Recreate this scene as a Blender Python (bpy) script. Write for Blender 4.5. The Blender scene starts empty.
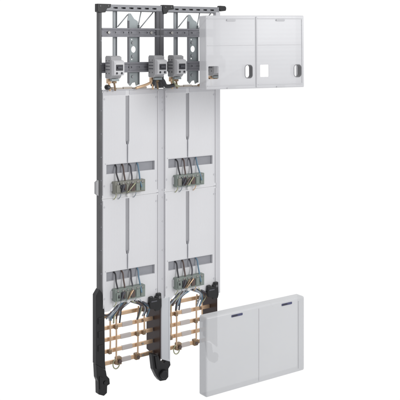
import bpy, bmesh, math, random
from mathutils import Vector, Matrix
random.seed(7)
SC = bpy.context.scene
COL = SC.collection
R = math.radians

# ------------------------------------------------------------------ camera, light, exposure
cam_d = bpy.data.cameras.new("camera")
cam = bpy.data.objects.new("camera", cam_d)
COL.objects.link(cam)
cam.location = (-1.5957, -2.8821, 1.2728)
cam.rotation_euler = (R(90), 0, R(-35.5))
cam_d.sensor_width = 36
cam_d.lens = 81
cam_d.shift_y = -0.4
cam_d.clip_start = 0.05
cam_d.clip_end = 200
SC.camera = cam

# white world, bright behind the object; dim side added to darken left-facing sides
w = bpy.data.worlds.new("World")
SC.world = w
w.use_nodes = True
nt = w.node_tree
nt.nodes.clear()
out = nt.nodes.new("ShaderNodeOutputWorld")
bg = nt.nodes.new("ShaderNodeBackground")
tc = nt.nodes.new("ShaderNodeTexCoord")
dot = nt.nodes.new("ShaderNodeVectorMath"); dot.operation = 'DOT_PRODUCT'
dot.inputs[1].default_value = (0.80, 0.58, 0.15)
mr = nt.nodes.new("ShaderNodeMapRange"); mr.interpolation_type = 'SMOOTHSTEP'
mr.inputs['From Min'].default_value = -0.05
mr.inputs['From Max'].default_value = 0.55
mr.inputs['To Min'].default_value = 0.0
mr.inputs['To Max'].default_value = 1.0
mx = nt.nodes.new("ShaderNodeMix"); mx.data_type = 'RGBA'
mx.inputs[6].default_value = (0.56, 0.56, 0.58, 1)
mx.inputs[7].default_value = (1.02, 1.02, 1.02, 1)
nt.links.new(tc.outputs['Generated'], dot.inputs[0])
nt.links.new(dot.outputs['Value'], mr.inputs['Value'])
nt.links.new(mr.outputs['Result'], mx.inputs[0])
nt.links.new(mx.outputs[2], bg.inputs['Color'])
bg.inputs['Strength'].default_value = 1.0
nt.links.new(bg.outputs[0], out.inputs['Surface'])

def area(name, loc, target, size, power, col=(1, 1, 1)):
    d = bpy.data.lights.new(name, 'AREA')
    d.shape = 'DISK'; d.size = size; d.energy = power; d.color = col
    o = bpy.data.objects.new(name, d); COL.objects.link(o)
    o.location = loc
    o.rotation_euler = (Vector(target) - Vector(loc)).to_track_quat('-Z', 'Y').to_euler()
    return o
area("key_softbox", (1.6, -4.6, 2.4), (0.3, 0, 0.75), 2.2, 84)

SC.view_settings.view_transform = 'Standard'
SC.view_settings.look = 'None'
SC.view_settings.exposure = 0
SC.view_settings.gamma = 1
SC.render.filter_size = 1.8

# ------------------------------------------------------------------ materials
def mat(name, col, rough=0.5, metal=0.0, var=0.06, scale=14, bump=0.0, bscale=300, clear=0.0, stretch=None, ribs=None):
    m = bpy.data.materials.new(name); m.use_nodes = True
    n = m.node_tree.nodes; l = m.node_tree.links
    b = n['Principled BSDF']
    b.inputs['Roughness'].default_value = rough
    b.inputs['Metallic'].default_value = metal
    t = n.new("ShaderNodeTexCoord")
    src = t.outputs['Object']
    if stretch:
        mp = n.new("ShaderNodeMapping"); mp.inputs['Scale'].default_value = stretch
        l.new(src, mp.inputs[0]); src = mp.outputs[0]
    no = n.new("ShaderNodeTexNoise"); no.inputs['Scale'].default_value = scale
    no.inputs['Detail'].default_value = 6
    l.new(src, no.inputs['Vector'])
    mm = n.new("ShaderNodeMix"); mm.data_type = 'RGBA'
    mm.inputs[6].default_value = (*[c * (1 - var) for c in col], 1)
    mm.inputs[7].default_value = (*[min(1, c * (1 + var)) for c in col], 1)
    l.new(no.outputs['Fac'], mm.inputs[0])
    l.new(mm.outputs[2], b.inputs['Base Color'])
    rr = n.new("ShaderNodeMapRange")
    rr.inputs['To Min'].default_value = max(0, rough - 0.08); rr.inputs['To Max'].default_value = min(1, rough + 0.08)
    l.new(no.outputs['Fac'], rr.inputs['Value']); l.new(rr.outputs[0], b.inputs['Roughness'])
    if bump:
        bn = n.new("ShaderNodeTexNoise"); bn.inputs['Scale'].default_value = bscale
        l.new(t.outputs['Object'], bn.inputs['Vector'])
        bb = n.new("ShaderNodeBump"); bb.inputs['Strength'].default_value = bump; bb.inputs['Distance'].default_value = 0.002
        l.new(bn.outputs['Fac'], bb.inputs['Height']); l.new(bb.outputs[0], b.inputs['Normal'])
    if ribs:   # fine moulded ribbing along one axis: (axis, scale, strength)
        wv = n.new("ShaderNodeTexWave"); wv.wave_type = 'BANDS'; wv.bands_direction = ribs[0]
        wv.inputs['Scale'].default_value = ribs[1]; wv.inputs['Distortion'].default_value = 0.0
        l.new(t.outputs['Object'], wv.inputs['Vector'])
        wb = n.new("ShaderNodeBump"); wb.inputs['Strength'].default_value = ribs[2]; wb.inputs['Distance'].default_value = 0.001
        l.new(wv.outputs['Fac'], wb.inputs['Height'])
        if bump: l.new(bb.outputs[0], wb.inputs['Normal'])
        l.new(wb.outputs[0], b.inputs['Normal'])
    if clear:
        tr = n.new("ShaderNodeBsdfTransparent"); tr.inputs[0].default_value = (0.95, 0.96, 0.97, 1)
        ms = n.new("ShaderNodeMixShader"); ms.inputs[0].default_value = clear
        l.new(b.outputs[0], ms.inputs[1]); l.new(tr.outputs[0], ms.inputs[2])
        l.new(ms.outputs[0], n['Material Output'].inputs['Surface'])
    return m

M = dict(
    panel=mat('panel_plastic', (0.80, 0.80, 0.812), 0.40, var=0.035, scale=7, bump=0.05, ribs=('X', 48, 0.16)),
    strip=mat('strip_plastic', (0.68, 0.68, 0.70), 0.42, var=0.03, scale=5),
    lowpost=mat('pale_profile', (0.66, 0.68, 0.70), 0.40, var=0.03, scale=6),
    duct=mat('duct_shade_grey', (0.35, 0.355, 0.38), 0.5, var=0.10, scale=25, stretch=(1, 1, 3)),  # darker grey paints the recess shade on the duct back
    slot=mat('slot_shade_grey', (0.40, 0.40, 0.415), 0.5, var=0.08, scale=20),  # slot back, grey chosen to add shade by colour
    post=mat('post_metal', (0.125, 0.125, 0.128), 0.42, 0.2, var=0.28, scale=18, bump=0.06),
    midpost=mat('mid_post_metal', (0.125, 0.125, 0.135), 0.5, 0.2, var=0.15, scale=30, bump=0.06),
    black=mat('black_plastic', (0.013, 0.013, 0.014), 0.38, var=0.2, scale=30, bump=0.08),
    reflect_tint=mat('black_painted_reflection', (0.034, 0.016, 0.014), 0.30, var=0.25, scale=25, bump=0.05),  # black side plate, copper's reflection put into its base colour
    beige=mat('beige_plastic', (0.60, 0.54, 0.47), 0.5, var=0.12, scale=50),
    rail=mat('rail_steel', (0.235, 0.235, 0.255), 0.40, 0.35, var=0.28, scale=45, stretch=(1, 6, 6)),
    toprail=mat('top_rail_steel', (0.28, 0.285, 0.30), 0.4, 0.35, var=0.18, scale=40, bump=0.08),
    bracket=mat('bracket_zinc', (0.36, 0.40, 0.405), 0.40, 0.3, var=0.20, scale=38, bump=0.06),
    strut=mat('strut_zinc', (0.38, 0.40, 0.41), 0.4, 0.3, var=0.08),
    devbody=mat('switch_body', (0.47, 0.47, 0.475), 0.5, var=0.06, scale=30),
    devfront=mat('switch_front', (0.72, 0.72, 0.73), 0.45, var=0.03),
    devdark=mat('switch_toggle', (0.05, 0.05, 0.058), 0.35, var=0.1),
    copper=mat('copper', (0.80, 0.56, 0.36), 0.27, 0.6, var=0.24, scale=40, stretch=(1, 3, 3)),
    oldcopper=mat('bronze_clamp', (0.33, 0.235, 0.15), 0.42, 0.6, var=0.2, scale=60),
    tin=mat('sleeve_grey', (0.60, 0.55, 0.52), 0.4, 0.1, var=0.05),
    block=mat('terminal_olive', (0.27, 0.27, 0.23), 0.5, var=0.12, scale=60),
    blockg=mat('terminal_green', (0.25, 0.29, 0.26), 0.5, var=0.12, scale=60),
    screw=mat('screw_steel', (0.42, 0.41, 0.39), 0.35, 0.7),
    wblack=mat('wire_black', (0.045, 0.045, 0.05), 0.45),
    wbrown=mat('wire_brown', (0.12, 0.085, 0.075), 0.45),
    wgrey=mat('wire_slate', (0.09, 0.09, 0.105), 0.45),
    wblue=mat('wire_blue', (0.16, 0.27, 0.36), 0.45),
    wpale=mat('wire_pale', (0.40, 0.44, 0.48), 0.45),
    wgreen=mat('wire_green_yellow', (0.46, 0.47, 0.30), 0.45),
    white=mat('white_plastic', (0.82, 0.82, 0.81), 0.4, var=0.02),
    cover=mat('clear_cover', (0.745, 0.75, 0.755), 0.30, var=0.03, scale=6, clear=0.29),
    coverup=mat('clear_cover_upper', (0.83, 0.83, 0.84), 0.30, var=0.02, scale=6, clear=0.24, ribs=('Z', 20, 0.05)),
    rim=mat('cover_rim', (0.66, 0.66, 0.67), 0.4, var=0.02),
    grip=mat('grip_grey', (0.27, 0.27, 0.28), 0.5, var=0.05),
    badge=mat('badge_blue_grey', (0.085, 0.09, 0.18), 0.4, var=0.15),
)

# ------------------------------------------------------------------ mesh helpers (x along the cabinet, w towards the viewer = -y, z up)
def bx(bm, x0, x1, w0, w1, z0, z1):
    vs = [bm.verts.new((x, -ww, z)) for x in (x0, x1) for ww in (w0, w1) for z in (z0, z1)]
    for f in ((0, 1, 3, 2), (4, 6, 7, 5), (0, 4, 5, 1), (2, 3, 7, 6), (0, 2, 6, 4), (1, 5, 7, 3)):
        bm.faces.new([vs[i] for i in f])

def prism_xz(bm, poly, w0, w1):
    a = [bm.verts.new((x, -w0, z)) for x, z in poly]
    b = [bm.verts.new((x, -w1, z)) for x, z in poly]
    n = len(poly)
    bm.faces.new(a); bm.faces.new(b[::-1])
    for i in range(n):
        bm.faces.new((a[i], b[i], b[(i + 1) % n], a[(i + 1) % n]))

def prism_wz(bm, poly, x0, x1):
    a = [bm.verts.new((x0, -q, z)) for q, z in poly]
    b = [bm.verts.new((x1, -q, z)) for q, z in poly]
    n = len(poly)
    bm.faces.new(a); bm.faces.new(b[::-1])
    for i in range(n):
        bm.faces.new((a[i], b[i], b[(i + 1) % n], a[(i + 1) % n]))

def smooth_path(pts, sub=6):
    P = [Vector((p[0], -p[1], p[2])) for p in pts]
    if len(P) < 3: return P
    o = []
    for i in range(len(P) - 1):
        p0 = P[max(i - 1, 0)]; p1 = P[i]; p2 = P[i + 1]; p3 = P[min(i + 2, len(P) - 1)]
        for k in range(sub):
            t = k / sub
            o.append(0.5 * ((2 * p1) + (p2 - p0) * t + (2 * p0 - 5 * p1 + 4 * p2 - p3) * t * t + (3 * p1 - p0 - 3 * p2 + p3) * t ** 3))
    o.append(P[-1])
    return o

def tube(bm, pts, r, seg=10, smooth=True):
    P = smooth_path(pts) if smooth else [Vector((p[0], -p[1], p[2])) for p in pts]
    rings = []
    up = Vector((0.13, 0.97, 0.2)).normalized()
    for i, p in enumerate(P):
        d = (P[min(i + 1, len(P) - 1)] - P[max(i - 1, 0)]).normalized()
        s = d.cross(up)
        if s.length < 1e-4: s = d.cross(Vector((1, 0, 0)))
        s.normalize(); u = s.cross(d)
        rings.append([bm.verts.new(p + r * (math.cos(2 * math.pi * k / seg) * s + math.sin(2 * math.pi * k / seg) * u)) for k in range(seg)])
    for a, b in zip(rings, rings[1:]):
        for k in range(seg):
            f = bm.faces.new((a[k], a[(k + 1) % seg], b[(k + 1) % seg], b[k])); f.smooth = True
    bm.faces.new(rings[0][::-1]); bm.faces.new(rings[-1])

def cyl_w(bm, x, z, w0, w1, r, seg=20, r2=None):
    r2 = r if r2 is None else r2
    a = [bm.verts.new((x + r * math.cos(2 * math.pi * k / seg), -w0, z + r * math.sin(2 * math.pi * k / seg))) for k in range(seg)]
    b = [bm.verts.new((x + r2 * math.cos(2 * math.pi * k / seg), -w1, z + r2 * math.sin(2 * math.pi * k / seg))) for k in range(seg)]
    bm.faces.new(a); bm.faces.new(b[::-1])
    for k in range(seg):
        f = bm.faces.new((a[k], b[k], b[(k + 1) % seg], a[(k + 1) % seg])); f.smooth = seg > 8

def holed_plate(bm, outline, holes, w0, w1):
    """outline: list of (x, z) loop; holes: list of loops. Extruded from w0 to w1, with hole walls."""
    loops = [outline] + holes
    fr, edges = [], []
    for lp in loops:
        vs = [bm.verts.new((x, -w1, z)) for x, z in lp]
        fr.append(vs)
        for i in range(len(vs)):
            edges.append(bm.edges.new((vs[i], vs[(i + 1) % len(vs)])))
    g = bmesh.ops.triangle_fill(bm, use_beauty=True, use_dissolve=False, edges=edges)
    faces = [f for f in g['geom'] if isinstance(f, bmesh.types.BMFace)]
    ex = bmesh.ops.extrude_face_region(bm, geom=faces)
    bmesh.ops.translate(bm, verts=[v for v in ex['geom'] if isinstance(v, bmesh.types.BMVert)], vec=(0, w1 - w0, 0))

def rect(x0, x1, z0, z1):
    return [(x0, z0), (x1, z0), (x1, z1), (x0, z1)]
def circ(x, z, r, n=24, rz=None):
    rz = r if rz is None else rz
    return [(x + r * math.cos(2 * math.pi * k / n), z + rz * math.sin(2 * math.pi * k / n)) for k in range(n)]
def rrect(x0, x1, z0, z1, r, n=5):
    o = []
    for cx, cz, a0 in ((x1 - r, z1 - r, 0), (x0 + r, z1 - r, 90), (x0 + r, z0 + r, 180), (x1 - r, z0 + r, 270)):
        for k in range(n + 1):
            a = R(a0 + 90 * k / n); o.append((cx + r * math.cos(a), cz + r * math.sin(a)))
    return o

def obj(name, bm, m, parent=None, bevel=0.0, seg=2, label=None):
    bmesh.ops.recalc_face_normals(bm, faces=bm.faces[:])
    me = bpy.data.meshes.new(name); bm.to_mesh(me); bm.free()
    me.materials.append(M[m])
    o = bpy.data.objects.new(name, me); COL.objects.link(o)
    if parent: o.parent = parent
    if bevel:
        b = o.modifiers.new("bevel", 'BEVEL'); b.width = bevel; b.segments = seg; b.limit_method = 'ANGLE'; b.angle_limit = R(40)
        b.harden_normals = False
    if label: o['label'] = label
    return o
def box(name, m, parent, x0, x1, w0, w1, z0, z1, bevel=0.0008, label=None):
    bm = bmesh.new(); bx(bm, x0, x1, w0, w1, z0, z1); return obj(name, bm, m, parent, bevel, label=label)
def wire(name, m, parent, pts, r=0.0028, smooth=True, label=None):
    bm = bmesh.new(); tube(bm, pts, r, smooth=smooth); return obj(name, bm, m, parent, label=label)
def thing(name, label, cat, loc=(0, 0, 0), group=None, rz=0):
    o = bpy.data.objects.new(name, None); COL.objects.link(o)
    o.empty_display_size = 0.05
    o.location = loc; o.rotation_euler = (0, 0, rz)
    o['label'] = label; o['category'] = cat
    if group: o['group'] = group
    return o
def copy_thing(src, loc, label, swap=None):
    r = src.copy(); COL.objects.link(r); r.location = loc; r['label'] = label
    for ch in list(src.children):
        c = ch.copy(); COL.objects.link(c); c.parent = r
        if swap and ch.name.split('.')[0] in swap:
            pass
        for g in list(ch.children):
            d = g.copy(); COL.objects.link(d); d.parent = c
    return r

PITCH = 0.272

# ------------------------------------------------------------------ mounting frame
fr = thing('mounting_frame', 'tall open grey metal frame with three posts, black corner joints and black feet', 'frame')
# left outer post: folded profile with a front lip
bm = bmesh.new()
prism_wz(bm, [(-0.019, 0.33), (0.0, 0.33), (0.0, 1.40), (-0.019, 1.40)], 0.0085, 0.0115)
bx(bm, 0.0115, 0.020, -0.003, 0.0, 0.33, 1.40)
lp = obj('post', bm, 'post', fr, 0.0006, label='dark grey left outer post')
for z in [0.42 + 0.085 * k for k in range(11)]:
    bm = bmesh.new(); cyl_w(bm, 0.0163, z, -0.001, 0.0012, 0.0026, 12); obj('rivet', bm, 'rail', lp)
# side clip of the left post
bm = bmesh.new(); prism_xz(bm, [(-0.0025, 0.712), (0.0085, 0.704), (0.0085, 0.762), (-0.0025, 0.754)], -0.016, -0.002)
obj('side_clip', bm, 'devbody', lp, 0.001)
# black lower end of left post with its foot
bm = bmesh.new()
prism_xz(bm, [(-0.006, 0.345), (0.0085, 0.365), (0.020, 0.350), (0.029, 0.285), (0.031, 0.10), (0.034, 0.066), (-0.006, 0.095)], -0.022, 0.004)
lowl = obj('post_end', bm, 'black', fr, 0.0012, label='black lower end of the left post')
for z in (0.14, 0.19, 0.24):
    box('rib', 'black', lowl, 0.002, 0.022, 0.004, 0.0065, z, z + 0.022)
bm = bmesh.new()
prism_xz(bm, [(-0.006, 0.0948), (0.034, 0.0658), (0.038, 0.045), (0.049, 0.032), (0.051, 0.012), (0.040, 0.008), (0.039, -0.018), (0.026, -0.026), (0.004, -0.016), (0.003, 0.03), (-0.003, 0.045)], -0.020, 0.006)
ft = obj('foot', bm, 'black', fr, 0.002)
bm = bmesh.new(); cyl_w(bm, 0.030, 0.022, 0.006, 0.010, 0.0075, 18, 0.006); obj('foot_bolt', bm, 'black', ft, 0.0008)
bm = bmesh.new(); prism_xz(bm, [(0.006, 0.05), (0.022, 0.042), (0.018, 0.0), (0.008, 0.002)], 0.006, 0.009); obj('foot_rib', bm, 'black', ft, 0.0008)

# middle post: dark above, pale strip between the panels, pale profile below
bm = bmesh.new(); bx(bm, 0.257, 0.291, -0.014, -0.001, 1.09, 1.383)
mp = obj('post', bm, 'midpost', fr, 0.001, label='dark grey middle post above the panels')
bm = bmesh.new(); bx(bm, 0.2725, 0.2755, -0.001, 0.0006, 1.09, 1.38); obj('seam_rib', bm, 'post', mp)
st = box('post_strip', 'strip', fr, 0.267, 0.2935, -0.020, -0.003, 0.285, 1.086)
for z in (1.052, 1.035, 1.005, 0.86, 0.70, 0.672, 0.58, 0.47, 0.36):
    bm = bmesh.new(); cyl_w(bm, 0.287, z, -0.003, -0.0015, 0.0032, 14); obj('screw', bm, 'rim', st)
box('post_strip', 'strip', fr, 0.538, 0.560, -0.020, 0.0, 0.262, 1.384, 0.002)
bm = bmesh.new(); prism_xz(bm, [(0.279, 0.054), (0.320, 0.036), (0.320, 0.286), (0.279, 0.286)], -0.022, 0.001)
lpst = obj('lower_post', bm, 'lowpost', fr, 0.003)
bm = bmesh.new(); bx(bm, 0.3125, 0.3145, 0.001, 0.0022, 0.05, 0.285); obj('edge_rib', bm, 'lowpost', lpst)
# black insulating side plates that carry the busbar ends (seen on their left faces)
for i in (0, 1):
    x = 0.2745 + i * (PITCH - 0.002)
    bm = bmesh.new()
    prism_wz(bm, [(-0.100, 0.068), (-0.004, 0.048), (-0.004, 0.300), (-0.020, 0.300), (-0.024, 0.318), (-0.052, 0.318), (-0.056, 0.306), (-0.078, 0.306), (-0.082, 0.322), (-0.098, 0.316), (-0.100, 0.295)], x, x + 0.004)
    sp = obj('side_plate', bm, 'reflect_tint', fr, 0.0008)
    # black clamp block on the plate top
    X = x - 0.2745
    bm = bmesh.new()
    prism_xz(bm, [(a + X, b) for a, b in ((0.222, 0.258), (0.217, 0.280), (0.219, 0.303), (0.234, 0.305), (0.235, 0.296), (0.246, 0.296), (0.247, 0.303), (0.252, 0.303), (0.253, 0.312), (0.270, 0.312), (0.272, 0.262), (0.268, 0.248), (0.243, 0.246), (0.242, 0.254))], 0.0015, 0.014)
    cb = obj('clamp_block', bm, 'black', sp, 0.002)
    for a, b in ((0.2615, 0.297),):
        bm = bmesh.new(); cyl_w(bm, a + X, b, 0.014, 0.0165, 0.006, 16, 0.005); obj('block_pin', bm, 'post', cb, 0.0006)
    box('block_slot', 'wgrey', cb, 0.224 + X, 0.250 + X, 0.014, 0.0155, 0.283, 0.288, 0.0006)
# middle and right feet
def mid_foot(x):
    bm = bmesh.new()
    prism_xz(bm, [(x - 0.046, 0.082), (x - 0.016, 0.070), (x - 0.010, 0.052), (x + 0.008, 0.036), (x + 0.020, 0.046), (x + 0.036, 0.044), (x + 0.040, 0.022), (x + 0.030, 0.010), (x + 0.030, -0.022), (x + 0.018, -0.032), (x - 0.008, -0.030), (x - 0.022, -0.012), (x - 0.038, 0.020)], -0.028, -0.002)
    f = obj('foot', bm, 'black', fr, 0.003)
    bm = bmesh.new(); cyl_w(bm, x + 0.004, -0.004, -0.002, 0.010, 0.018, 24, 0.015); b = obj('foot_bolt', bm, 'black', f, 0.0015)
    bm = bmesh.new(); prism_xz(bm, [(x - 0.036, 0.072), (x - 0.020, 0.066), (x - 0.016, 0.020), (x - 0.028, 0.022)], -0.002, 0.004); obj('foot_rib', bm, 'black', f, 0.001)
mid_foot(0.284)
bm = bmesh.new()
prism_xz(bm, [(0.500, 0.075), (0.522, 0.064), (0.528, 0.030), (0.540, 0.014), (0.551, 0.022), (0.556, 0.012), (0.552, -0.006), (0.538, -0.016), (0.522, -0.010), (0.510, 0.012)], -0.028, -0.004)
f = obj('foot', bm, 'black', fr, 0.003)
bm = bmesh.new(); cyl_w(bm, 0.538, 0.0, -0.004, 0.004, 0.009, 20, 0.0075); obj('foot_bolt', bm, 'black', f, 0.001)

# top rail with perforations and black corner joints
bm = bmesh.new()
holed_plate(bm, rect(0.0095, 0.556, 1.381, 1.4035), [rect(0.07 + 0.034 * k, 0.088 + 0.034 * k, 1.3885, 1.394) for k in range(14) if not 0.265 < 0.07 + 0.034 * k < 0.335], -0.014, -0.002)
tr = obj('top_rail', bm, 'toprail', fr, 0.0006)
bm = bmesh.new(); bx(bm, 0.0095, 0.556, -0.022, -0.016, 1.379, 1.4025); obj('rail_back', bm, 'rail', tr)
def joint(poly, rivets):
    bm = bmesh.new(); prism_xz(bm, poly, -0.017, 0.003)
    j = obj('corner_joint', bm, 'black', fr, 0.0015)
    for x, z in rivets:
        bm = bmesh.new(); cyl_w(bm, x, z, 0.003, 0.0048, 0.0038, 14, 0.003); obj('joint_pin', bm, 'post', j)
joint([(0.0, 1.405), (0.058, 1.405), (0.056, 1.392), (0.042, 1.390), (0.034, 1.374), (0.010, 1.372), (0.0, 1.376)], [(0.012, 1.397), (0.045, 1.398)])
joint([(0.285, 1.407), (0.333, 1.407), (0.336, 1.391), (0.312, 1.389), (0.303, 1.374), (0.287, 1.371), (0.283, 1.39)], [(0.296, 1.398), (0.322, 1.399)])
bm = bmesh.new(); prism_xz(bm, [(0.557, 1.410), (0.585, 1.409), (0.590, 1.402), (0.588, 1.390), (0.560, 1.387), (0.555, 1.394)], -0.018, 0.002)
obj('corner_joint', bm, 'black', fr, 0.003)

# cross rails
for z0, z1, m, wf in ((1.284, 1.317, 'rail', 0.0), (1.152, 1.190, 'rail', 0.0)):
    bm = bmesh.new()
    hs = []
    for k in range(15):
        x = 0.040 + 0.0345 * k
        hs.append(rrect(x - 0.0085, x + 0.0085, (z0 + z1) / 2 - 0.0035, (z0 + z1) / 2 + 0.0035, 0.0034))
    holed_plate(bm, rect(0.0205, 0.536, z0 + 0.006, z1 - 0.006), hs, -0.007, -0.0055)
    r_ = obj('cross_rail', bm, m, fr, 0)
    bm = bmesh.new(); bx(bm, 0.0205, 0.536, -0.007, wf, z1 - 0.0065, z1); obj('rail_lip', bm, m, r_, 0.0008)
    bm = bmesh.new(); bx(bm, 0.0205, 0.536, -0.007, wf, z0, z0 + 0.0065); obj('rail_lip', bm, m, r_, 0.0008)
    bm = bmesh.new(); bx(bm, 0.0205, 0.536, -0.0105, -0.0085, z0 + 0.003, z1 - 0.003); obj('rail_back', bm, m, r_)
    for x in (0.052, 0.236, 0.330, 0.508):
        bm = bmesh.new(); cyl_w(bm, x, (z0 + z1) / 2, -0.0055, -0.002, 0.006, 16, 0.005); obj('rail_screw', bm, 'screw', r_)

# narrow struts and drilled bracket plates of each field, with thin stay wires
for i in (0, 1):
    d = i * PITCH
    s = box('strut', 'strut', fr, 0.082 + d, 0.094 + d, -0.030, -0.024, 1.205, 1.381)
    box('strut_flange', 'strut', s, 0.094 + d, 0.0955 + d, -0.030, -0.018, 1.205, 1.381, 0.0004)
    bm = bmesh.new()
    out_ = [(0.139, 1.112), (0.150, 1.100), (0.160, 1.112), (0.172, 1.114), (0.176, 1.100), (0.186, 1.104), (0.187, 1.330), (0.183, 1.344), (0.168, 1.352), (0.153, 1.372), (0.143, 1.372), (0.1385, 1.345)]
    out_ = [(x + d, z) for x, z in out_]
    holed_plate(bm, out_, [circ(0.165 + d, 1.2375, 0.0105, 28, 0.0125), circ(0.158 + d, 1.275, 0.003, 14), circ(0.158 + d, 1.200, 0.003, 14)], -0.019, -0.016)
    b = obj('bracket', bm, 'bracket', fr, 0.0004)
    bm = bmesh.new(); prism_xz(bm, [(0.1385 + d, 1.112), (0.1405 + d, 1.112), (0.1405 + d, 1.345), (0.1385 + d, 1.345)], -0.016, -0.004); obj('bracket_fold', bm, 'rail', b)
    bm = bmesh.new(); prism_xz(bm, [(0.185 + d, 1.105), (0.187 + d, 1.105), (0.187 + d, 1.33), (0.185 + d, 1.33)], -0.016, -0.008); obj('bracket_fold', bm, 'strut', b)
    for z in (1.262, 1.212, 1.135):
        bm = bmesh.new(); cyl_w(bm, 0.160 + d, z, -0.016, -0.0125, 0.0058, 16, 0.0048); obj('bracket_screw', bm, 'strut', b)
    for pts in ([(0.098, -0.02, 1.322), (0.142, -0.02, 1.368)], [(0.186, -0.02, 1.318), (0.201, -0.02, 1.383)], [(0.194, -0.02, 1.316), (0.254, -0.02, 1.378)]):
        wire('stay_wire', 'strut', fr, [(x + d, q, z) for x, q, z in pts], 0.0021, False)

# ------------------------------------------------------------------ meter panels, one per field
def build_panel(loc, label):
    t = thing('meter_panel', label, 'meter panel', loc, 'pale meter panels side by side in the frame')
    rj = random.Random(int(loc[0] * 1000) + 5)
    J = lambda a: rj.uniform(-a, a)
    plates = []
    for k, (zb, ztop, slot, duct) in enumerate(((0.693, 1.086, (0.885, 1.066), (0.781, 0.815)), (0.280, 0.6905, (0.478, 0.684), (0.387, 0.421)))):
        bm = bmesh.new()
        if k == 0:
            ol = rect(0.022, 0.265, zb, ztop)
        else:
            ol = [(0.022, 0.277), (0.052, 0.277), (0.060, 0.284), (0.098, 0.300), (0.168, 0.300), (0.206, 0.284), (0.214, 0.277), (0.265, 0.277), (0.265, ztop), (0.022, ztop)]
        tap = [(0.1205, slot[1]), (0.1205, slot[0] + 0.014), (0.1235, slot[0]), (0.1335, slot[0]), (0.1365, slot[0] + 0.014), (0.1365, slot[1])]
        holed_plate(bm, ol, [rect(0.039, 0.249, *duct), tap], -0.010, 0.0)
        p = obj('plate', bm, 'panel', t, 0.0)
        plates.append(p)
        # back wall of the cable duct and of the slot
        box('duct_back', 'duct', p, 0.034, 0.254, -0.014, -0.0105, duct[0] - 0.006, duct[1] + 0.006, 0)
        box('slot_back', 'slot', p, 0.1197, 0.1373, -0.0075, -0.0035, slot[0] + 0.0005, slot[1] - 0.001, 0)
        bm = bmesh.new(); bx(bm, 0.0345, 0.041, 0.0, 0.0022, duct[1] + 0.002, duct[1] + 0.006); 
        bx(bm, 0.041, 0.247, 0.0, 0.0022, duct[1] + 0.002, duct[1] + 0.0045); obj('duct_lip', bm, 'panel', p, 0.0004)
        wire('slot_tail', 'duct', p, [(0.1285, 0.001, slot[0] + 0.012), (0.1285, 0.002, slot[0] - 0.02), (0.1285, 0.001, duct[1] - 0.004)], 0.0019)
        # raised long edges and the fine vertical ribs
        for x in (0.0225, 0.2615):
            box('edge_rib', 'panel', p, x, x + 0.003, 0.0, 0.0045, zb + 0.012, ztop - 0.006, 0.0008)
        for x, z in ((0.031, ztop - 0.03), (0.031, zb + 0.045), (0.256, ztop - 0.03), (0.256, zb + 0.045)):
            bm = bmesh.new(); cyl_w(bm, x, z, 0.0, 0.0018, 0.0035, 14, 0.003); obj('plate_screw', bm, 'strip', p)
        # terminal block below the duct with four lead wires
        bz0, bz1 = duct[0] - 0.073, duct[0] - 0.028
        b = box('terminal_block', 'block' if k == 0 and loc[0] < 0.1 else 'blockg', t, 0.062, 0.192, 0.0005, 0.024, bz0, bz1, 0.0015)
        box('block_rail', 'rim', b, 0.056, 0.198, 0.0005, 0.006, bz0 + 0.010, bz1 - 0.008)
        for n in range(6):
            x = 0.066 + 0.021 * n
            c = box('terminal', ('block', 'wgrey', 'block', 'wbrown', 'blockg', 'blockg')[n] if k == 0 else ('blockg', 'wgrey', 'block', 'wbrown', 'blockg', 'blockg')[n], b, x, x + 0.0165, 0.024, 0.0285, bz0 + 0.006, bz1 - 0.012, 0.001)
            bm = bmesh.new(); cyl_w(bm, x + 0.008, bz1 - 0.0065, 0.024, 0.0262, 0.0042, 14, 0.0036); obj('terminal_screw', bm, 'screw', b)
        for x, m, dx in ((0.078, 'wblack', 0.002), (0.109, 'wbrown', -0.014), (0.142, 'wgrey', -0.022), (0.170, 'wblue', 0.003)):
            x += J(0.003); dx += J(0.006); yb = J(0.004)
            wire('lead_wire', m, t, [(x + J(0.003), -0.009, duct[1] - 0.004), (x + J(0.002), 0.0015 + J(0.001), duct[1] - 0.013), (x + J(0.002), 0.0085 + J(0.002), duct[0] - 0.002 + yb), (x + dx * 0.2, 0.018, duct[0] - 0.026 + yb), (x + dx, 0.031, bz0 + 0.016 + J(0.006))], 0.0030)
        for x, m, dx in ((0.098, 'wgrey', -0.016), (0.124, 'wbrown' if k == 0 else 'oldcopper', -0.02), (0.140, 'wgreen' if k == 0 else 'copper', -0.03)):
            x += J(0.005); dx += J(0.008)
            wire('lead_wire', m, t, [(x, 0.031, bz1 - 0.010), (x + dx * 0.5, 0.034, bz0 + 0.022), (x + dx, 0.031, bz0 + 0.004)], 0.0022)
        bm = bmesh.new(); cyl_w(bm, 0.1285, bz0 - 0.010, 0.0, 0.010, 0.0085, 20, 0.007); obj('round_knob', bm, 'white', t, 0.0012)
        for x, m in ((0.070, 'wgreen'), (0.090, 'wpale'), (0.155, 'copper' if loc[0] > 0.1 else 'wpale')):
            wire('wire_tail', m, t, [(x, 0.018, bz0 + 0.002), (x + 0.001, 0.014, bz0 - 0.010), (x - 0.002, 0.004, bz0 - 0.022)], 0.0018)
    # top lip of the upper plate
    bm = bmesh.new(); bx(bm, 0.022, 0.265, -0.012, 0.003, 1.0865, 1.0905); obj('top_lip', bm, 'strip', t, 0.0008)
    for x0, x1, h in ((0.058, 0.078, 0.009), (0.081, 0.109, 0.006), (0.112, 0.150, 0.008), (0.153, 0.176, 0.005), (0.181, 0.214, 0.007)):
        box('terminal_strip', 'beige', t, x0, x1, -0.010, 0.000, 1.0905, 1.0905 + h, 0.0015)
    box('lip_band', 'strip', t, 0.0262, 0.1205, 0.0, 0.0013, 1.070, 1.0860, 0.0004)
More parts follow.
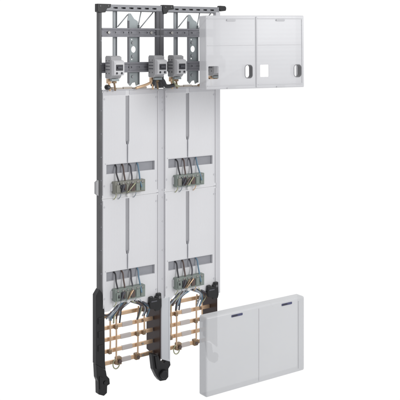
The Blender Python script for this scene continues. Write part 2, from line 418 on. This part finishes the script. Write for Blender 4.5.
    box('lip_band', 'strip', t, 0.1365, 0.2610, 0.0, 0.0013, 1.070, 1.0860, 0.0004)
    return t
build_panel((0, 0, 0), 'pale grey meter panel next to the dark left outer post')
build_panel((PITCH, 0, 0), 'pale grey meter panel right of the middle post, farther from the dark outer post')

# ------------------------------------------------------------------ grey switches on the lower cross rail
def build_switch(loc, label):
    t = thing('load_switch', label, 'switch', loc, 'grey switches clipped on the cross rail')
    bm = bmesh.new()
    prism_wz(bm, [(0.001, -0.030), (0.001, 0.044), (0.006, 0.050), (0.030, 0.050), (0.044, 0.046), (0.044, -0.024), (0.034, -0.033), (0.006, -0.033)], 0, 0.048)
    h = obj('housing', bm, 'devbody', t, 0.0018)
    bm = bmesh.new()
    prism_wz(bm, [(0.0445, -0.022), (0.062, -0.020), (0.066, -0.014), (0.066, 0.026), (0.062, 0.032), (0.0445, 0.036)], 0.001, 0.047)
    f = obj('front', bm, 'devfront', t, 0.0015)
    box('window', 'devdark', f, 0.009, 0.040, 0.0662, 0.0675, -0.003, 0.018, 0.001)
    box('toggle', 'wgrey', f, 0.014, 0.034, 0.0675, 0.073, 0.004, 0.012, 0.0015)
    box('name_strip', 'white', f, 0.008, 0.041, 0.0662, 0.0668, 0.021, 0.0255, 0)
    for x in (0.013, 0.035):
        bm = bmesh.new(); cyl_w(bm, x, -0.0125, 0.066, 0.0672, 0.0042, 16); obj('clamp_screw', bm, 'devdark', f)
    for z in (0.032, -0.014):
        for q in (0.010, 0.030):
            bm = bmesh.new(); cyl_w(bm, 0, 0, 0, 0.001, 0.003, 12)
            bmesh.ops.rotate(bm, verts=bm.verts[:], cent=(0, 0, 0), matrix=Matrix.Rotation(R(90), 3, 'Z'))
            bmesh.ops.translate(bm, verts=bm.verts[:], vec=(0.0, -q, z)); obj('side_rivet', bm, 'strut', h)
    for z in (0.022, 0.010, -0.002):
        bm = bmesh.new(); bx(bm, -0.0006, 0.0, 0.006, 0.036, z, z + 0.004); obj('side_groove', bm, 'rail', h)
    # copper clamps and short conductors under the housing
    for x, q, m in ((0.010, 0.012, 'copper'), (0.034, 0.012, 'oldcopper')):
        c = box('clamp', m, t, x - 0.0075, x + 0.0075, q - 0.007, q + 0.007, -0.051, -0.034, 0.001)
        wire('clamp_lead', m, c, [(x, q, -0.050), (x + 0.001, q + 0.003, -0.062), (x + 0.005, q, -0.078)], 0.0038)
    box('lower_terminal', 'bracket', t, 0.006, 0.040, 0.026, 0.040, -0.042, -0.0335, 0.001)
    return t
SWX = [(0.033, 'grey switch nearest the dark left outer post, beside a round black knob'),
       (0.219, 'grey switch standing in front of the dark middle post'),
       (0.307, 'grey switch just right of the middle post, before a thin strut'),
       (0.494, 'grey switch seen through the square cut-out of the upper cover')]
s0 = build_switch((SWX[0][0], 0, 1.165), SWX[0][1])
s0.scale = (0.93, 1, 1)
for x, lb in SWX[1:]:
    copy_thing(s0, (x, 0, 1.165), lb)

# loose conductors between switches and panel tops
def single(name, bm, m, label, cat, group=None, bevel=0):
    o = obj(name, bm, m, None, bevel); o['label'] = label; o['category'] = cat
    if group: o['group'] = group
    return o
bm = bmesh.new(); tube(bm, [(0.157, 0.014, 1.0935), (0.170, 0.014, 1.097), (0.205, 0.014, 1.106), (0.242, 0.012, 1.120)], 0.0052)
single('copper_rod', bm, 'copper', 'bent copper rod rising from the left panel top to the switch before the middle post', 'rod')
bm = bmesh.new(); tube(bm, [(0.443, 0.010, 1.0945), (0.456, 0.012, 1.100), (0.480, 0.012, 1.110), (0.497, 0.012, 1.120)], 0.0046)
single('copper_rod', bm, 'oldcopper', 'short dark copper rod on the right panel top beside the upper cover edge', 'rod')
bm = bmesh.new(); tube(bm, [(0.232, 0.010, 1.100), (0.236, 0.020, 1.124), (0.252, 0.026, 1.131), (0.270, 0.026, 1.118), (0.282, 0.024, 1.100), (0.300, 0.022, 1.0965), (0.322, 0.020, 1.100)], 0.0075, 12)
single('black_cable', bm, 'wblack', 'thick black cable arching under the switch at the middle post', 'cable')
bm = bmesh.new(); tube(bm, [(0.318, 0.014, 1.128), (0.322, 0.018, 1.112), (0.335, 0.018, 1.099), (0.352, 0.012, 1.0945)], 0.0042)
single('green_yellow_wire', bm, 'wgreen', 'green-yellow wire below the switch right of the middle post', 'wire')
t = thing('round_knob', 'small round black knob on the left panel top corner beside the outer post', 'knob', (0.038, -0.008, 1.0905))
bm = bmesh.new(); cyl_w(bm, 0, 0.0098, -0.006, 0.012, 0.0098, 24, 0.0085); obj('knob_body', bm, 'black', t, 0.002)
bm = bmesh.new(); cyl_w(bm, 0, 0.0098, 0.012, 0.0145, 0.0045, 16, 0.004); obj('knob_cap', bm, 'wgrey', t, 0.0006)

# ------------------------------------------------------------------ busbar sets at the bottom
def build_busbars(loc, label, last):
    t = thing('busbar_set', label, 'busbars', loc, 'copper busbar sets below the meter panels')
    x1 = 0.272
    for k in range(5):
        z = 0.2435 - 0.044 * k
        bm = bmesh.new(); bx(bm, 0.018, x1, -0.056, -0.049, z - 0.0072, z + 0.0072)
        b = obj('busbar', bm, 'copper', t, 0.001)
        if k:
            x = 0.128 + 0.006 * (k % 2)
            bm = bmesh.new(); bx(bm, x, x + 0.046, -0.0575, -0.0475, z - 0.0081, z + 0.0081); obj('sleeve', bm, 'tin', b, 0.0015)
        for x in (0.052, 0.225):
            bm = bmesh.new(); cyl_w(bm, x, z, -0.049, -0.045, 0.0044, 6); obj('bar_bolt', bm, 'screw', b)
    # clamps on the lowest bar
    zl = 0.2435 - 0.176
    for x, s in ((0.118, 1.0), (0.199, 0.85)):
        bm = bmesh.new(); bx(bm, x - 0.011 * s, x + 0.011 * s, -0.060, -0.040, zl - 0.013 * s, zl + 0.016 * s)
        c = obj('bar_clamp', bm, 'oldcopper', t, 0.003)
        bm = bmesh.new(); cyl_w(bm, x, zl + 0.001, -0.040, -0.033, 0.008 * s, 6); obj('clamp_nut', bm, 'wbrown', c, 0.0008)
    # copper risers with clamps where they meet the bars
    rnd = random.Random(3)
    for n, (x, zb, m) in enumerate(((0.078, 0.112, 'copper'), (0.104, zl, 'copper'), (0.1985, zl + 0.012, 'copper'), (0.227, 0.156, 'copper'))):
        r = wire('riser', m, t, [(x + 0.002, -0.038, 0.262), (x, -0.040, 0.225), (x + 0.001, -0.0405, 0.16), (x, -0.041, zb - 0.004)], 0.0031)
        for k in range(5):
            z = 0.2435 - 0.044 * k
            if abs(z - zb) < 0.02 or (k == n % 3):
                box('riser_clamp', 'oldcopper', r, x - 0.006, x + 0.006, -0.049, -0.037, z - 0.008, z + 0.008, 0.0015)
    # wire loop hanging from the lowest bar
    pts = [(0.104 + 0.014 * math.cos(a), -0.040, zl - 0.006 + 0.018 * math.sin(a)) for a in [R(100 + 30 * q) for q in range(11)]]
    wire('wire_loop', 'wgreen', t, pts, 0.0022)
    # cable bundles fanning out from beneath the panel to the risers
    cols = ['wpale', 'wblue', 'wgrey', 'wgreen', 'wbrown', 'wpale', 'wblack']
    rc = random.Random(int(loc[0] * 1000) + 11)
    for side, x0, xt in ((-1, 0.128, 0.092), (1, 0.162, 0.214)):
        for n in range(7):
            a = (n - 3) * 0.0075 + rc.uniform(-0.002, 0.002)
            xe = xt + a * 0.95 + rc.uniform(-0.005, 0.005)
            m = cols[(n + (side > 0) * 2 + (loc[0] > 0.1) * 3) % 7]
            zj = rc.uniform(-0.014, 0.008)
            wire('cable', m, t, [(x0 + a * 0.9, -0.012, 0.318), (x0 + a + side * 0.006, -0.006 + 0.002 * (n % 3), 0.298 - 0.002 * (n % 2)),
                                 ((x0 + xe) / 2 + side * 0.012, -0.008 - 0.003 * (n % 2), 0.276), (xe + side * 0.004, -0.020, 0.252), (xe, -0.034, 0.226 + 0.006 * (n % 3) + zj)], 0.0030)
    # dark looped lead towards the outer side
    wire('cable', 'wgrey', t, [(0.098, -0.008, 0.296), (0.072, -0.002, 0.278), (0.046, -0.006, 0.262), (0.026, -0.016, 0.270)], 0.003)
    wire('cable', 'wpale', t, [(0.086, -0.010, 0.292), (0.062, 0.0, 0.268), (0.044, -0.010, 0.248)], 0.003)
    wire('cable', 'wgrey', t, [(0.19, -0.004, 0.292), (0.215, 0.003, 0.276), (0.240, -0.006, 0.263)], 0.003)
    return t
build_busbars((0, 0, 0), 'five copper busbars with hanging wires beside the black left post end', False)
build_busbars((PITCH, 0, 0), 'five copper busbars with hanging wires, partly behind the lower cover', True)

# ------------------------------------------------------------------ detached clear covers
def cover_shell(name, m, parent, W, H, D, holes, radius, thick=0.0026):
    bm = bmesh.new()
    bx(bm, 0, W, -D, 0, 0, H)
    back = [f for f in bm.faces if all(abs(v.co.y - D) < 1e-6 for v in f.verts)]
    bmesh.ops.delete(bm, geom=back, context='FACES')
    ed = [e for e in bm.edges if not all(abs(v.co.y - D) < 1e-6 for v in e.verts)]
    bmesh.ops.bevel(bm, geom=ed, offset=radius, segments=5, profile=0.5, affect='EDGES')
    for f in bm.faces: f.smooth = True
    o = obj(name, bm, m, parent)
    s = o.modifiers.new("solid", 'SOLIDIFY'); s.thickness = thick; s.offset = -1
    cut = None
    if holes:
        bc = bmesh.new()
        for h in holes: prism_xz(bc, h, -0.02, 0.02)
        cut = obj('cutter', bc, m, parent)
        b = o.modifiers.new("bool", 'BOOLEAN'); b.object = cut; b.operation = 'DIFFERENCE'; b.solver = 'EXACT'
    dg = bpy.context.evaluated_depsgraph_get(); dg.update()
    me = bpy.data.meshes.new_from_object(o.evaluated_get(dg))
    o.modifiers.clear(); o.data = me
    if cut: bpy.data.objects.remove(cut)
    try:
        me.set_sharp_from_angle(angle=R(32))
    except Exception: pass
    return o

# upper cover: two halves with square cut-outs and finger grips
W, H, D = 0.401, 0.259, 0.066
up = thing('upper_cover', 'clear upper cover with two square cut-outs and two grip holes, detached before the frame top', 'cover', (0.28, -0.289, 1.0975), 'detached clear covers', R(-15.5))
up.scale = (0.97, 1, 1.022); up.location.z -= 0.002; up.rotation_euler = (0, R(-0.45), R(-15.5))
sq = [rrect(0.010, 0.050, 0.037, 0.082, 0.003), rrect(0.217, 0.253, 0.040, 0.084, 0.003)]
gr = [rrect(0.155, 0.187, 0.036, 0.085, 0.012), rrect(0.357, 0.389, 0.036, 0.083, 0.012)]
cs = cover_shell('shell', 'coverup', up, W, H, D, sq + gr, 0.004)
for h in gr:
    bm = bmesh.new()
    x0 = min(p[0] for p in h); x1 = max(p[0] for p in h); z0 = min(p[1] for p in h); z1 = max(p[1] for p in h)
    inner = rrect(x0 + 0.0018, x1 - 0.0018, z0 + 0.0018, z1 - 0.0018, 0.010)
    holed_plate(bm, rrect(x0 + 0.0002, x1 - 0.0002, z0 + 0.0002, z1 - 0.0002, 0.0118), [inner], -0.030, 0.0008)
    obj('grip', bm, 'grip', up)
for x in (0.198,):
    box('centre_seam', 'rim', up, x, x + 0.0022, 0.0, 0.0010, 0.006, H - 0.006, 0.0003)
    box('seam_edge', 'coverup', up, x + 0.0024, x + 0.0075, 0.0, 0.0028, 0.004, H - 0.004, 0.0008)
for x0, x1 in ((0.006, 0.1955), (0.208, 0.395)):
    box('frame_line', 'coverup', up, x0, x1, 0.0, 0.0016, 0.2465, 0.2495, 0.0004)
    box('frame_line', 'coverup', up, x0, x1, 0.0, 0.0016, 0.0115, 0.0145, 0.0004)
    box('frame_line', 'coverup', up, x0, x1, 0.0, 0.0010, 0.1530, 0.1548, 0.0003)
    xm = (x0 + x1) / 2
    for z0, z1 in ((0.2395, 0.2455), (0.0008, 0.0062)):
        box('latch', 'rim', up, xm - 0.018, xm + 0.018, 0.0, 0.0042, z0, z1, 0.0012)
box('edge_band', 'coverup', up, 0.3905, 0.3925, 0.0, 0.0020, 0.016, 0.245, 0.0005)

# lower cover: deeper look, seam in the middle and two small dark badges
W, H, D = 0.420, 0.252, 0.036
lo = thing('lower_cover', 'clear lower cover with two small dark badges, detached before the busbars', 'cover', (0.086, -0.558, 0.131), 'detached clear covers')
lo.scale = (1.003, 1, 1.017)
ls = cover_shell('shell', 'cover', lo, W, H, D, None, 0.007)
box('centre_seam', 'rim', lo, 0.2155, 0.2175, 0.0002, 0.0012, 0.008, H - 0.008, 0.0003)
box('edge_band', 'cover', lo, 0.390, 0.3925, 0.0, 0.0012, 0.012, H - 0.012, 0.0004)
for x in (0.101, 0.315):
    bm = bmesh.new(); prism_xz(bm, rrect(x, x + 0.046, 0.2352, 0.2428, 0.0025), 0.0, 0.0016)
    b = obj('badge', bm, 'badge', lo, 0.0006)
    bm = bmesh.new(); prism_xz(bm, rrect(x + 0.004, x + 0.024, 0.2372, 0.2408, 0.001), 0.0016, 0.0024); obj('badge_field', bm, 'devdark', b)
